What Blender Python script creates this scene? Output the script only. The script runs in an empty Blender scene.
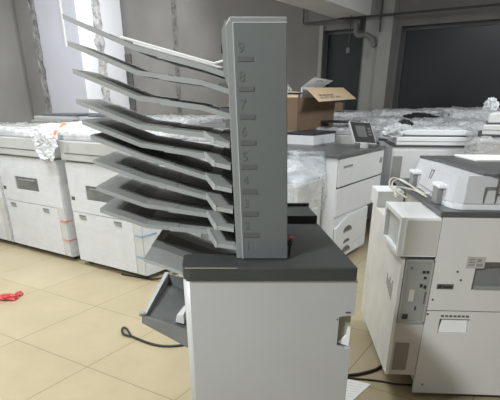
import bpy, bmesh, math, random
from mathutils import Vector, Matrix, noise
random.seed(7)
sc = bpy.context.scene
col = sc.collection
PI = math.pi

# ------------------------------------------------------------------ camera
H = 1.4                       # eye height
PITCH = math.radians(26.16)   # looking down
cd = bpy.data.cameras.new('camera'); cam = bpy.data.objects.new('camera', cd); col.objects.link(cam)
cam.location = (0, 0, H); cam.rotation_euler = (PI/2 - PITCH, 0, 0)
cd.sensor_width = 36; cd.sensor_fit = 'HORIZONTAL'; cd.lens = 475.5/500*36
cd.shift_y = 133/500          # the photo is the upper part of a taller frame
cd.clip_start = .05
sc.camera = cam

def ray(px, py):
    a = (px-250)/475.5; b = -(py-333)/475.5
    return Vector((a, math.cos(PITCH)+b*math.sin(PITCH), -math.sin(PITCH)+b*math.cos(PITCH)))
def atz(px, py, z):
    d = ray(px, py); t = (z-H)/d.z
    return Vector((d.x*t, d.y*t, z))
def aty(px, py, Y):
    d = ray(px, py); t = Y/d.y
    return Vector((d.x*t, Y, H+d.z*t))

# ------------------------------------------------------------------ materials
def lin(c):
    return tuple((v/255/12.92 if v/255 <= .04045 else ((v/255+.055)/1.055)**2.4) for v in c)
MATS = {}
def mat(name, rgb, rough=.5, var=.08, scale=6., metal=0., bump=0., bscale=40., spec=.5):
    if name in MATS: return MATS[name]
    m = bpy.data.materials.new(name); m.use_nodes = True
    nt = m.node_tree; b = nt.nodes['Principled BSDF']
    c = lin(rgb)
    tc = nt.nodes.new('ShaderNodeTexCoord')
    n = nt.nodes.new('ShaderNodeTexNoise'); n.inputs['Scale'].default_value = scale; n.inputs['Detail'].default_value = 5
    nt.links.new(tc.outputs['Object'], n.inputs['Vector'])
    r = nt.nodes.new('ShaderNodeValToRGB')
    r.color_ramp.elements[0].position = .3; r.color_ramp.elements[1].position = .7
    r.color_ramp.elements[0].color = tuple(v*(1-var) for v in c)+(1,)
    r.color_ramp.elements[1].color = tuple(min(1, v*(1+var)) for v in c)+(1,)
    nt.links.new(n.outputs['Fac'], r.inputs['Fac']); nt.links.new(r.outputs['Color'], b.inputs['Base Color'])
    b.inputs['Roughness'].default_value = rough; b.inputs['Metallic'].default_value = metal
    b.inputs['Specular IOR Level'].default_value = spec
    if bump:
        n2 = nt.nodes.new('ShaderNodeTexNoise'); n2.inputs['Scale'].default_value = bscale
        bp = nt.nodes.new('ShaderNodeBump'); bp.inputs['Strength'].default_value = bump; bp.inputs['Distance'].default_value = .02
        nt.links.new(tc.outputs['Object'], n2.inputs['Vector'])
        nt.links.new(n2.outputs['Fac'], bp.inputs['Height']); nt.links.new(bp.outputs['Normal'], b.inputs['Normal'])
    MATS[name] = m
    return m

def film_mat(name, opacity, tint=(222, 225, 227), bump=.6, scale=9., spread=.25):
    if name in MATS: return MATS[name]
    m = bpy.data.materials.new(name); m.use_nodes = True
    nt = m.node_tree; b = nt.nodes['Principled BSDF']; out = nt.nodes['Material Output']
    b.inputs['Base Color'].default_value = lin(tint)+(1,)
    b.inputs['Roughness'].default_value = .3
    tc = nt.nodes.new('ShaderNodeTexCoord')
    n = nt.nodes.new('ShaderNodeTexNoise'); n.inputs['Scale'].default_value = scale; n.inputs['Detail'].default_value = 6
    n.inputs['Distortion'].default_value = 1.2
    mp = nt.nodes.new('ShaderNodeMapping'); mp.inputs['Scale'].default_value = (1, 1, 2.2); mp.inputs['Rotation'].default_value = (0, .5, .2)
    nt.links.new(tc.outputs['Object'], mp.inputs['Vector']); nt.links.new(mp.outputs['Vector'], n.inputs['Vector'])
    bp = nt.nodes.new('ShaderNodeBump'); bp.inputs['Strength'].default_value = bump; bp.inputs['Distance'].default_value = .05
    nt.links.new(n.outputs['Fac'], bp.inputs['Height']); nt.links.new(bp.outputs['Normal'], b.inputs['Normal'])
    rp = nt.nodes.new('ShaderNodeMapRange'); rp.inputs['From Min'].default_value = .38; rp.inputs['From Max'].default_value = .66
    rp.inputs['To Min'].default_value = max(0, opacity-spread); rp.inputs['To Max'].default_value = min(1, opacity+spread)
    nt.links.new(n.outputs['Fac'], rp.inputs['Value'])
    tr = nt.nodes.new('ShaderNodeBsdfTransparent'); mx = nt.nodes.new('ShaderNodeMixShader')
    nt.links.new(rp.outputs['Result'], mx.inputs['Fac']); nt.links.new(tr.outputs['BSDF'], mx.inputs[1])
    nt.links.new(b.outputs['BSDF'], mx.inputs[2]); nt.links.new(mx.outputs['Shader'], out.inputs['Surface'])
    MATS[name] = m
    return m

WHITE = mat('warm_white_plastic', (212, 213, 215), .45, .03)
WHITE2 = mat('light_grey_plastic', (186, 187, 185), .45, .03)
BRIGHT = mat('bright_white_plastic', (232, 234, 236), .4, .02)
BODY = mat('pale_grey_painted_metal', (152, 152, 152), .42, .03, 3.)
RMW = mat('off_white_panel', (208, 207, 205), .45, .03, 3.)
RMSH = mat('beige_grey_panel', (190, 187, 180), .5, .04, 3.)
TOWER = mat('slate_grey_plastic', (84, 88, 87), .5, .03, 3., bump=.05, bscale=400)
TOWER2 = mat('slate_grey_frame_plastic', (112, 115, 113), .45, .03)
MARK = mat('dark_grey_print', (73, 76, 75), .5, .03)
COVER = mat('charcoal_cover_plastic', (53, 55, 54), .5, .1, 5., spec=.25, bump=.04, bscale=300)
TRAY = mat('mid_grey_tray_plastic', (132, 135, 132), .45, .05, 6.)
TRAYX = mat('darker_grey_tray_plastic', (128, 130, 127), .45, .05, 6.)
INSET = mat('dark_grey_inset_plastic', (58, 60, 58), .5, .05, 6.)
DARK = mat('near_black_plastic', (38, 39, 40), .4, .1)
GAP = mat('black_gap', (22, 22, 22), .7, .1)
GREY = mat('grey_metal_plate', (142, 144, 140), .4, .04, 12.)
VENT = mat('grey_brown_vent', (140, 132, 122), .6, .06)
SLOT = mat('slot_dark_grey', (92, 92, 88), .5, .08)
DECK = mat('charcoal_deck_plastic', (84, 87, 87), .35, .05)
CARD = mat('brown_cardboard', (122, 101, 80), .8, .08, 5., bump=.1, bscale=30)
CARDIN = mat('light_cardboard', (205, 182, 148), .8, .05, 5.)
PAPER = mat('white_paper', (235, 235, 232), .6, .02)
INKG = mat('grey_print_ink', (140, 138, 134), .6, .05)
RED = mat('red_plastic', (176, 56, 58), .45, .1)
ORANGE = mat('orange_sticker', (222, 122, 84), .5, .05)
BLUE = mat('blue_strap', (128, 168, 188), .5, .05)
STRAPR = mat('red_orange_strap', (214, 140, 120), .5, .05)
CORD = mat('black_rubber_cord', (42, 40, 38), .5, .08)
BEIGE = mat('beige_cable_sheath', (204, 201, 192), .5, .05)
FILM = film_mat('stretch_film', .5, bump=.45)
FILMT = film_mat('thin_stretch_film', .09, (235, 238, 240), bump=.3, scale=4., spread=.07)
FILMW = film_mat('white_bunched_film', .8, (240, 243, 245), .9, 12.)
FILMB = film_mat('black_bunched_film', .92, (30, 30, 32), .9, 12.)
GLASSD = mat('dark_night_glass', (36, 40, 42), .25, .1, .6, spec=.4)
SCREEN = mat('grey_screen_glass', (92, 96, 96), .25, .05)
PIPE = mat('dark_painted_conduit', (66, 66, 66), .6, .1)
PIPEW = mat('white_plastic_conduit', (215, 215, 210), .5, .05)

# ------------------------------------------------------------------ mesh helpers
class MB:
    def __init__(s): s.bm = bmesh.new()
    def _add(s, verts, faces):
        vs = [s.bm.verts.new(v) for v in verts]
        for f in faces:
            try: s.bm.faces.new([vs[i] for i in f])
            except ValueError: pass
        return vs
    def box(s, x0, x1, y0, y1, z0, z1, bev=0., M=None):
        t = bmesh.new()
        bmesh.ops.create_cube(t, size=1)
        for v in t.verts:
            v.co = Vector(((x0+x1)/2+v.co.x*(x1-x0), (y0+y1)/2+v.co.y*(y1-y0), (z0+z1)/2+v.co.z*(z1-z0)))
        s._merge(t, bev, M); return s
    def _merge(s, t, bev, M=None, seg=2):
        if bev:
            bmesh.ops.bevel(t, geom=list(t.edges), offset=bev, segments=seg, affect='EDGES', profile=.5)
        if M is not None: bmesh.ops.transform(t, matrix=M, verts=t.verts)
        t.verts.index_update()
        s._add([v.co.copy() for v in t.verts], [[v.index for v in f.verts] for f in t.faces]); t.free()
    def prism(s, poly, z0, z1, axis='z', bev=0., M=None):
        # poly in the plane perpendicular to axis: z->(x,y), y->(x,z), x->(y,z)
        t = bmesh.new()
        def P(a, b, h): return {'z': (a, b, h), 'y': (a, h, b), 'x': (h, a, b)}[axis]
        lo = [t.verts.new(P(a, b, z0)) for a, b in poly]; hi = [t.verts.new(P(a, b, z1)) for a, b in poly]
        n = len(poly)
        t.faces.new(lo); t.faces.new(hi)
        for i in range(n): t.faces.new((lo[i], lo[(i+1) % n], hi[(i+1) % n], hi[i]))
        bmesh.ops.recalc_face_normals(t, faces=t.faces)
        s._merge(t, bev, M); return s
    def hexa(s, p, bev=0.):          # 8 points: bottom four, top four
        t = bmesh.new(); v = [t.verts.new(q) for q in p]
        for f in ((0,1,2,3), (4,5,6,7), (0,1,5,4), (1,2,6,5), (2,3,7,6), (3,0,4,7)): t.faces.new([v[i] for i in f])
        bmesh.ops.recalc_face_normals(t, faces=t.faces)
        s._merge(t, bev); return s
    def tube(s, pts, r, n=8, smooth=True):
        pts = [Vector(p) for p in pts]
        if smooth and len(pts) > 2:
            q = []
            for i in range(len(pts)-1):
                p0 = pts[max(i-1, 0)]; p1 = pts[i]; p2 = pts[i+1]; p3 = pts[min(i+2, len(pts)-1)]
                for k in range(6):
                    t = k/6
                    q.append(.5*((2*p1)+(p2-p0)*t+(2*p0-5*p1+4*p2-p3)*t*t+(-p0+3*p1-3*p2+p3)*t**3))
            pts = q+[pts[-1]]
        rings = []
        for i, p in enumerate(pts):
            d = (pts[min(i+1, len(pts)-1)]-pts[max(i-1, 0)]).normalized()
            u = d.cross(Vector((0, 0, 1)))
            if u.length < .1: u = d.cross(Vector((1, 0, 0)))
            u.normalize(); w = d.cross(u)
            rr = r[i] if isinstance(r, (list, tuple)) else r
            rings.append([s.bm.verts.new(p+rr*(math.cos(2*PI*k/n)*u+math.sin(2*PI*k/n)*w)) for k in range(n)])
        for a, b in zip(rings, rings[1:]):
            for k in range(n): s.bm.faces.new((a[k], a[(k+1) % n], b[(k+1) % n], b[k]))
        s.bm.faces.new(rings[0]); s.bm.faces.new(rings[-1]); return s
    def cyl(s, c, axis, r, h, n=20, bev=0.):
        c = Vector(c); a = {'x': Vector((1,0,0)), 'y': Vector((0,1,0)), 'z': Vector((0,0,1))}[axis]
        return s.tube([c, c+a*h], r, n, False)
    def build(s, name, m, parent=None, smooth=False):
        bmesh.ops.recalc_face_normals(s.bm, faces=s.bm.faces)
        me = bpy.data.meshes.new(name); s.bm.to_mesh(me); s.bm.free()
        me.materials.append(m)
        if smooth:
            for p in me.polygons: p.use_smooth = True
        o = bpy.data.objects.new(name, me); col.objects.link(o)
        if parent is not None:
            o.parent = parent
            off = parent.get('_off')
        return o

def tag(o, label, cat, group=None, kind=None):
    if label: o['label'] = label
    if cat: o['category'] = cat
    if group: o['group'] = group
    if kind: o['kind'] = kind
    return o
def thing(name, label, cat, loc=(0,0,0), rz=0., group=None):
    o = bpy.data.objects.new(name, None); col.objects.link(o); o.empty_display_size = .1
    o.location = loc; o.rotation_euler = (0, 0, rz)
    return tag(o, label, cat, group)
def bx(name, m, parent, x0, x1, y0, y1, z0, z1, bev=0.): return MB().box(x0, x1, y0, y1, z0, z1, bev).build(name, m, parent)
def struct(o, label=None):
    o['kind'] = 'structure'
    if label: o['label'] = label
    return o
def dup(o, parent=None):
    c = o.copy(); col.objects.link(c)
    if parent is not None: c.parent = parent
    for ch in list(o.children): dup(ch, c)
    return c
def sphere_blob(name, m, parent, c, r, amp=.3, f=2.2, seed=0, sub=4, flat=1.):
    t = bmesh.new(); bmesh.ops.create_icosphere(t, subdivisions=sub, radius=1)
    for v in t.verts:
        d = v.co.normalized(); k = 1+amp*noise.noise(d*f+Vector((seed, 0, 0)))+amp*.6*noise.noise(d*f*2.7+Vector((0, seed, 0)))
        v.co = Vector((c[0]+d.x*r[0]*k, c[1]+d.y*r[1]*k, c[2]+d.z*r[2]*k))
        if flat is not None and v.co.z < flat: v.co.z = flat
    mb = MB(); mb._merge(t, 0); return mb.build(name, m, parent)

# ------------------------------------------------------------------ room shell
A1 = -.59                                   # the room's axes against the camera
E1 = Vector((math.cos(A1), math.sin(A1), 0)); E2 = Vector((-math.sin(A1), math.cos(A1), 0))
WO = Vector((1.51, 8.8, 0))                 # a point of the back wall's foot
def W(s, d, z=0.): return WO+E1*s+E2*d+Vector((0, 0, z))
WM = Matrix.Translation(WO) @ Matrix.Rotation(A1, 4, 'Z')
def wplaced(o): o.matrix_world = WM; return o

def floor_mat():
    m = bpy.data.materials.new('beige_floor_tiles'); m.use_nodes = True
    nt = m.node_tree; b = nt.nodes['Principled BSDF']
    tc = nt.nodes.new('ShaderNodeTexCoord'); mp = nt.nodes.new('ShaderNodeMapping'); mp.vector_type = 'TEXTURE'
    T = .657
    mp.inputs['Location'].default_value = (-1.509, 2.748, 0); mp.inputs['Rotation'].default_value = (0, 0, -.554)
    mp.inputs['Scale'].default_value = (T, T, T)
    nt.links.new(tc.outputs['Object'], mp.inputs['Vector'])
    br = nt.nodes.new('ShaderNodeTexBrick'); br.offset = 0; br.squash = 1
    for k, v in (('Scale', 1.), ('Mortar Size', .0045), ('Mortar Smooth', .1), ('Bias', 0.), ('Brick Width', 1.), ('Row Height', 1.)):
        br.inputs[k].default_value = v
    br.inputs['Color1'].default_value = lin((171, 158, 128))+(1,); br.inputs['Color2'].default_value = lin((177, 165, 136))+(1,)
    br.inputs['Mortar'].default_value = lin((128, 115, 90))+(1,)
    nt.links.new(mp.outputs['Vector'], br.inputs['Vector'])
    n = nt.nodes.new('ShaderNodeTexNoise'); n.inputs['Scale'].default_value = 2.2; n.inputs['Detail'].default_value = 8; n.inputs['Roughness'].default_value = .65
    nt.links.new(tc.outputs['Object'], n.inputs['Vector'])
    r = nt.nodes.new('ShaderNodeValToRGB'); r.color_ramp.elements[0].position = .3; r.color_ramp.elements[1].position = .7
    r.color_ramp.elements[0].color = (.86, .85, .83, 1); r.color_ramp.elements[1].color = (1, 1, 1, 1)
    nt.links.new(n.outputs['Fac'], r.inputs['Fac'])
    mx = nt.nodes.new('ShaderNodeMix'); mx.data_type = 'RGBA'; mx.blend_type = 'MULTIPLY'; mx.inputs['Factor'].default_value = 1
    nt.links.new(br.outputs['Color'], mx.inputs['A']); nt.links.new(r.outputs['Color'], mx.inputs['B'])
    nt.links.new(mx.outputs['Result'], b.inputs['Base Color'])
    b.inputs['Roughness'].default_value = .32
    return m
fl = MB().box(-12, 10, -4, 18, -.1, 0).build('floor', floor_mat()); struct(fl, 'beige square floor tiles with thin dark joints')

def wall_mat(name, rgb, var=.1):
    return mat(name, rgb, .85, var, 1.3, bump=.12, bscale=25.)
WALLD = wall_mat('rough_dark_plaster', (116, 114, 111), .12)
WALLG = wall_mat('grey_plaster', (140, 139, 136), .1)
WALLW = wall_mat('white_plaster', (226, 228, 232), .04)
WALLL = wall_mat('lavender_white_plaster', (180, 182, 190), .04)
CEIL = wall_mat('ceiling_plaster', (232, 230, 226), .06)
TRIM = wall_mat('pale_grey_pier_plaster', (146, 145, 140), .1)
def chase_mat(lo_=(78, 76, 74), hi_=(150, 149, 147)):
    m = bpy.data.materials.new('rough_chased_plaster'); m.use_nodes = True
    nt = m.node_tree; b = nt.nodes['Principled BSDF']
    tc = nt.nodes.new('ShaderNodeTexCoord'); v = nt.nodes.new('ShaderNodeTexNoise'); v.inputs['Scale'].default_value = 7; v.inputs['Detail'].default_value = 8; v.inputs['Roughness'].default_value = .75
    r = nt.nodes.new('ShaderNodeValToRGB'); r.color_ramp.elements[0].position = .36; r.color_ramp.elements[1].position = .6
    r.color_ramp.elements[0].color = lin(lo_)+(1,); r.color_ramp.elements[1].color = lin(hi_)+(1,)
    nt.links.new(tc.outputs['Object'], v.inputs['Vector']); nt.links.new(v.outputs['Fac'], r.inputs['Fac']); nt.links.new(r.outputs['Color'], b.inputs['Base Color'])
    bp = nt.nodes.new('ShaderNodeBump'); bp.inputs['Strength'].default_value = .8; bp.inputs['Distance'].default_value = .03
    nt.links.new(v.outputs['Fac'], bp.inputs['Height']); nt.links.new(bp.outputs['Normal'], b.inputs['Normal'])
    b.inputs['Roughness'].default_value = .9
    return m
CHASE = chase_mat()
CHASE3 = chase_mat((112, 111, 110), (214, 214, 214))
CHASE2 = chase_mat((58, 57, 55), (118, 116, 113))

ZC = 3.3
# back wall, pieces around the two openings (local: x along the wall, y behind it, z up)
w = MB()
for (x0, x1, z0, z1) in ((-7.2, -.40, 0, ZC), (-.40, .30, 0, .9), (-.40, .30, 2.39, ZC), (.30, .88, 0, ZC), (.88, 4.2, 0, .9), (.88, 4.2, 2.37, ZC), (4.2, 7, 0, ZC)):
    w.box(x0, x1, 0, .24, z0, z1)
wb = wplaced(w.build('wall_back', WALLD)); struct(wb, 'dark grey rough plastered back wall with two window openings')
# window 1 and 2
def window(name, x0, x1, z0, z1, muls, label):
    r = bpy.data.objects.new(name, None); col.objects.link(r); wplaced(r); struct(r, label)
    f = MB(); t = .05
    for a, b_, c, d in ((x0, x0+t, z0, z1), (x1-t, x1, z0, z1), (x0, x1, z0, z0+t), (x0, x1, z1-t, z1)): f.box(a, b_, .1, .16, c, d)
    for m_ in muls: f.box(m_-.02, m_+.02, .1, .15, z0, z1)
    f.build('window_frame', mat('dark_window_frame', (78, 80, 82), .5), r)
    bx('window_pane', GLASSD, r, x0+.02, x1-.02, .12, .13, z0+.02, z1-.02)
    return r
window('window_1', -.40, .30, .9, 2.39, [], 'narrow dark window beside the pier at the back')
window('window_2', .88, 4.2, .9, 2.37, [2.7], 'wide dark window at the back right')
# pier between the windows (with two raised steps)
p = MB(); p.box(.36, .60, -.10, -.001, 0, ZC).box(.60, .80, -.16, -.001, 0, ZC)
struct(wplaced(p.build('trim_1', TRIM)), 'pale stepped pier between the two dark windows')
struct(wplaced(MB().box(-.45, -.385, -.03, -.001, .85, 2.46).build('trim_2', TRIM)), 'pale left jamb of the narrow window')
# beam
struct(wplaced(MB().box(-.1, .42, -9.6, -.002, 2.52, ZC-.002).build('trim_3', CEIL)), 'pale concrete ceiling beam running to the pier')
# ceiling
cl = MB(); cl.box(-7.2, 7, -11, .24, ZC, ZC+.1)
struct(wplaced(cl.build('ceiling', CEIL)), 'plain plaster ceiling')
# white column block on the left and the grey wall left of it
cb = MB(); cb.box(-6.40, -5.0, -1.12, -.002, 0, ZC-.002)
colm = wplaced(cb.build('wall_left', WALLL)); struct(colm, 'pale lavender pier face behind the left copiers')
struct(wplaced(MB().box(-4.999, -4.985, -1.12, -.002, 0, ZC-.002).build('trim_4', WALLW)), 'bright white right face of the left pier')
struct(wplaced(MB().box(-7.2, -6.402, -.9, -.002, 0, ZC-.002).build('wall_side', WALLG)), 'grey plaster wall at the far left')
struct(wplaced(MB().box(7.0, 7.2, -11, .24, 0, ZC).build('wall_right', WALLD)))
struct(wplaced(MB().box(-7.4, -7.2, -11, .24, 0, ZC).build('wall_far', WALLG)))
# ragged filled cable chases (plaster strips)
def chase(name, axis, c0, other, w_, label, seed):
    mb = MB(); n = 46; pts = []
    for i in range(n+1):
        z = ZC*i/n
        pts.append((z, w_*(.5+.35*noise.noise(Vector((seed, z*6, 0)))), w_*(.5+.35*noise.noise(Vector((seed+9, z*6, 3))))))
    for (z0, a0, b0), (z1, a1, b1) in zip(pts, pts[1:]):
        if axis == 'x':
            mb._add([(c0-a0, other, z0), (c0+b0, other, z0), (c0+b1, other, z1), (c0-a1, other, z1)], [(0, 1, 2, 3)])
        else:
            mb._add([(other, c0-a0, z0), (other, c0+b0, z0), (other, c0+b1, z1), (other, c0-a1, z1)], [(0, 1, 2, 3)])
    return struct(wplaced(mb.build(name, {'trim_7': CHASE2, 'trim_6': CHASE3}.get(name, CHASE))), label)

chase('trim_5', 'x', -6.30, -1.124, .19, 'ragged filled chase on the left pier edge', 3)
chase('trim_6', 'y', -.64, -4.981, .21, 'ragged filled chase up the white pier face', 5)
chase('trim_7', 'x', -3.55, -.004, .12, 'dark filled chase up the plain back wall', 8)

struct(wplaced(MB().box(-4.97, -4.80, -.03, -.002, 0, 2.25).build('trim_8', mat('pier_shade_grey', (84, 83, 80), .9, .25, 9.))), 'dark strip painting the shade beside the white pier')  # the pier's shade on the back wall, put in as a dark slab
# ------------------------------------------------------------------ wall pipes
t = tag(wplaced(MB().tube([(-.74, -.05, 2.75), (-.74, -.05, 2.51), (-.70, -.05, 2.505), (0, -.2, 2.505), (3.2, -.2, 2.505)], .014, 8, False).build('ceiling_pipe', PIPE)),
        'long thin dark pipe running level above the back windows', 'pipe')
t = tag(wplaced(MB().tube([(.02, -.2, 2.52), (.02, -.2, 2.515+.0), (.02, -.2, 2.70)], .013, 8, False).build('pipe_hanger', PIPE)),
        'short dark hanger rod standing up from the level pipe', 'pipe hanger')
t = tag(wplaced(MB().tube([(.62, -.185, ZC-.01), (.62, -.185, 2.30)], .014, 8, False).build('conduit', PIPE)),
        'thin dark vertical conduit on the pier between the windows', 'pipe')
t = thing('pipe_elbow', 'grey bent pipe bracket in front of the narrow dark window', 'pipe', WO, A1)
MB().tube([(.22, -.12, 2.44), (.22, -.12, 2.30), (.25, -.12, 2.28), (.40, -.12, 2.28), (.50, -.12, 2.22), (.54, -.12, 2.12)], .035, 10, False).build('pipe', mat('dusty_grey_pipe', (112, 112, 110), .6), t)
bx('wall_plate', mat('dusty_grey_pipe', (112, 112, 110), .6), t, .17, .27, -.11, -.0, 2.40, 2.50)
t = thing('pendant_wire', 'thin hanging wire with small bulb holder near the narrow window', 'wire', WO, A1)
MB().tube([(.2, -.3, 3.28), (.21, -.3, 2.6), (.19, -.3, 2.10)], .007, 6, False).build('wire', PIPE, t)
MB().cyl((.19, -.3, 2.04), 'z', .028, .07, 12).build('bulb_holder', mat('dusty_grey_pipe', (112, 112, 110), .6), t)
t = tag(wplaced(MB().box(-5.42, -5.38, -1.14, -1.121, 2.33, 3.28).build('cable_trunking', PIPEW)), 'white vertical cable trunking on the lavender pier face at the upper left', 'trunking')

# ------------------------------------------------------------------ the mailbox finisher (main object)
FO = Vector((.07, 1.8, 0))
fin = thing('mailbox_finisher', 'tall grey nine bin mailbox sorter on white cabinet in the foreground', 'sorter', FO)
def L(p): return Vector(p)-FO
ZT = .935
# cabinet body
body = MB().prism([(-.19-FO.x, 1.435-FO.y), (.322-FO.x, 1.435-FO.y), (.285-FO.x, 2.17-FO.y), (-.19-FO.x, 2.17-FO.y)], .06, .78).prism([(-.19-FO.x, 1.435-FO.y), (.322-FO.x, 1.435-FO.y), (.285-FO.x, 2.17-FO.y), (-.046-FO.x, 2.17-FO.y), (-.046-FO.x, 1.548-FO.y), (-.19-FO.x, 1.548-FO.y)], .7801, .893).build('cabinet_body', BODY, fin)
# front door with the notch of the hand recess on the right edge
xl, xr = -.190, .338
poly = [(xl, .07), (xr, .07), (xr, .650), (.318, .650), (.290, .662), (.290, .765), (.318, .770), (xr, .770), (xr, .890), (xl, .890)]
d = MB().prism([(a-FO.x, b) for a, b in poly], 1.410-FO.y, 1.434-FO.y, axis='y')
d.build('front_door', BODY, fin)
rec = MB(); rec.box(.2895-FO.x, .3335-FO.x, 1.4325-FO.y, 1.4345-FO.y, .651, .769); ro = rec.build('hand_recess', mat('recess_olive_grey', (136, 135, 122), .6), fin)
MB().prism([(.292-FO.x, .664), (.3335-FO.x, .651), (.3335-FO.x, .72), (.327-FO.x, .722), (.322-FO.x, .69)], 1.425-FO.y, 1.433-FO.y, axis='y').build('recess_lip', WHITE, ro)
MB().cyl((.284-FO.x, 1.4085-FO.y, .757), 'y', .003, .003, 10).build('screw', SLOT, fin)
bx('brand_plate', MARK, fin, .309-FO.x, .326-FO.x, 1.4085-FO.y, 1.4105-FO.y, .779, .784)
bx('door_seam', GREY, fin, xl-FO.x, xr-FO.x, 1.4095-FO.y, 1.412-FO.y, .8825, .8845)
MB().tube([(-.187-FO.x, 1.436-FO.y, .075), (-.187-FO.x, 1.436-FO.y, .70), (-.189-FO.x, 1.438-FO.y, .886)], .024, 14, False).build('corner_post', mat('corner_light_grey', (172, 173, 172), .45, .03), fin, True)
for cx, cy in ((-.15, 1.5), (.27, 1.5), (-.15, 2.1), (.24, 2.1)):
    MB().cyl((cx-FO.x-.015, cy-FO.y, .03), 'x', .03, .03, 14).build('caster', DARK, fin)
# charcoal top
top = [(-.19, 1.402), (.333, 1.402), (.283, 1.99), (-.046, 1.99), (-.046, 1.555), (-.21, 1.55), (-.222, 1.535), (-.215, 1.45), (-.208, 1.415)]
MB().prism([(a-FO.x, b-FO.y) for a, b in top], .892, ZT, bev=.004).build('top_cover', COVER, fin)
MB().prism([(-.046-FO.x, 1.991-FO.y), (.281-FO.x, 1.991-FO.y), (.263-FO.x, 2.19-FO.y), (-.046-FO.x, 2.19-FO.y)], .9, .966, bev=.004).build('rear_cover', COVER, fin)
bx('rear_trim', DARK, fin, .10-FO.x, .266-FO.x, 2.185-FO.y, 2.2-FO.y, .93, .978)
sf = MB().tube([(-.200-FO.x, 1.4022-FO.y, .9335), (-.15-FO.x, 1.4015-FO.y, .9338), (-.04-FO.x, 1.4018-FO.y, .9335)], .0012, 6, False)
sf.build('edge_scuff', mat('scuff_beige', (150, 140, 118), .7), fin)['label'] = 'pale scuff along the cover edge'
# tower (leans a touch)
def lean(o, k=.036):
    for v in o.data.vertices: v.co.x -= k*(v.co.z-ZT)
    return o
TB, TT = .936, 1.596
fr_ = MB().prism([(-.043-FO.x, TB), (.122-FO.x, TB), (.122-FO.x, TT), (-.030-FO.x, TT), (-.043-FO.x, TT-.018)], 1.492-FO.y, 2.0-FO.y, axis='y', bev=.003)
tower = lean(fr_.build('tower', TOWER2, fin))
pl = lean(MB().box(-.021-FO.x, .121-FO.x, 1.484-FO.y, 1.4935-FO.y, TB+.002, TT-.015, .002).build('tower_panel', TOWER, tower))
cap = lean(MB().prism([(-.055, 1.46), (-.044, 1.43), (-.04, 1.43), (-.04, 1.59), (-.044, 1.59), (-.055, 1.565)], 1.50-FO.y, 1.60-FO.y, axis='y', M=Matrix.Translation((-FO.x+.001, 0, 0))).build('side_cap', TOWER2, tower))
lean(MB().cyl((-.0575-FO.x, 1.515-FO.y, 1.525), 'x', .012, .004, 14).build('cap_hole', GAP, cap))
LEDGE = mat('panel_edge_light', (158, 161, 159), .4, .02)
lean(bx('panel_edge', LEDGE, pl, -.0235-FO.x, -.0212-FO.x, 1.4835-FO.y, 1.493-FO.y, TB+.002, TT-.015))
lean(bx('panel_edge', LEDGE, pl, -.0235-FO.x, .121-FO.x, 1.4835-FO.y, 1.493-FO.y, TT-.0148, TT-.0128))
digs = [(9, 48), (8, 77), (7, 105), (6, 132), (5, 157), (4, 181), (3, 204), (2, 226), (1, 246)]
bars = [59, 89, 117, 143, 167, 191.5, 214, 235]
def text_mesh(txt, size, name, m, parent, M):
    cu = bpy.data.curves.new(name, 'FONT'); cu.body = txt; cu.size = size; cu.align_x = 'CENTER'; cu.align_y = 'CENTER'; cu.extrude = .0004
    o = bpy.data.objects.new('tmp_text', cu); col.objects.link(o)
    bpy.context.view_layer.update()
    me = bpy.data.meshes.new_from_object(o.evaluated_get(bpy.context.evaluated_depsgraph_get()))
    bpy.data.objects.remove(o); bpy.data.curves.remove(cu)
    me.transform(M); me.materials.clear(); me.materials.append(m); me.name = name
    q = bpy.data.objects.new(name, me); col.objects.link(q); q.parent = parent
    return q
RX = Matrix.Rotation(PI/2, 4, 'X')
DIG = mat('faint_numeral_print', (78, 81, 80), .5, .02)
for dnum, py in digs:
    q = aty(241+(py-48)*.037, py, 1.484)
    text_mesh(str(dnum), .036, 'bin_number', DIG, pl, Matrix.Translation((q.x-FO.x, 1.4832-FO.y, q.z)) @ RX)
for py in bars:
    sh_ = (py-48)*.032; a = aty(237.5+sh_, py-2.4, 1.484); b_ = aty(253+sh_, py+2.4, 1.484)
    bx('bin_label', MARK, pl, a.x-FO.x, b_.x-FO.x, 1.4825-FO.y, 1.4845-FO.y, b_.z, a.z)
# small release lever behind the tower
lv = MB().tube([(.131-FO.x, 1.54-FO.y, ZT+.001), (.131-FO.x, 1.54-FO.y, .97)], .004, 8, False).build('release_lever', DARK, fin)
MB().box(.122-FO.x, .138-FO.x, 1.53-FO.y, 1.55-FO.y, .966, .985, .004).build('lever_grip', DARK, lv)
MB().box(.127-FO.x, .142-FO.x, 1.53-FO.y, 1.55-FO.y, .985, .996, .004).build('lever_tip', RED, lv)

# nine bins
tips = [(62, 14), (67, 41), (72, 69), (75.6, 99.6), (81.5, 120.4), (90, 135.5), (93, 160.4), (96, 187), (99.6, 209)]
att = [64, 90, 119, 147, 169, 192, 213, 231.5, 249]
YF, YB, YJ, XT = 1.68, 2.02, 1.50, -.048
def strip(prof, y0, y1, th, dz=0.):
    """a bent plate: prof is a list of (x, z) from tip to tower, spanning y0..y1"""
    mb = MB(); n = len(prof); V = []
    for x, z in prof:
        V += [(x-FO.x, y0-FO.y, z+dz), (x-FO.x, y1-FO.y, z+dz), (x-FO.x, y1-FO.y, z+dz-th), (x-FO.x, y0-FO.y, z+dz-th)]
    F = [(0, 1, 2, 3), (4*n-4, 4*n-3, 4*n-2, 4*n-1)]
    for i in range(n-1):
        a = 4*i; b_ = a+4
        for k in range(4): F.append((a+k, a+(k+1) % 4, b_+(k+1) % 4, b_+k))
    mb._add(V, F); return mb
def lerp_prof(prof, x):
    for (x0, z0), (x1, z1) in zip(prof, prof[1:]):
        if x0 <= x <= x1: return z0+(z1-z0)*(x-x0)/(x1-x0)
    return prof[-1][1]
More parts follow.
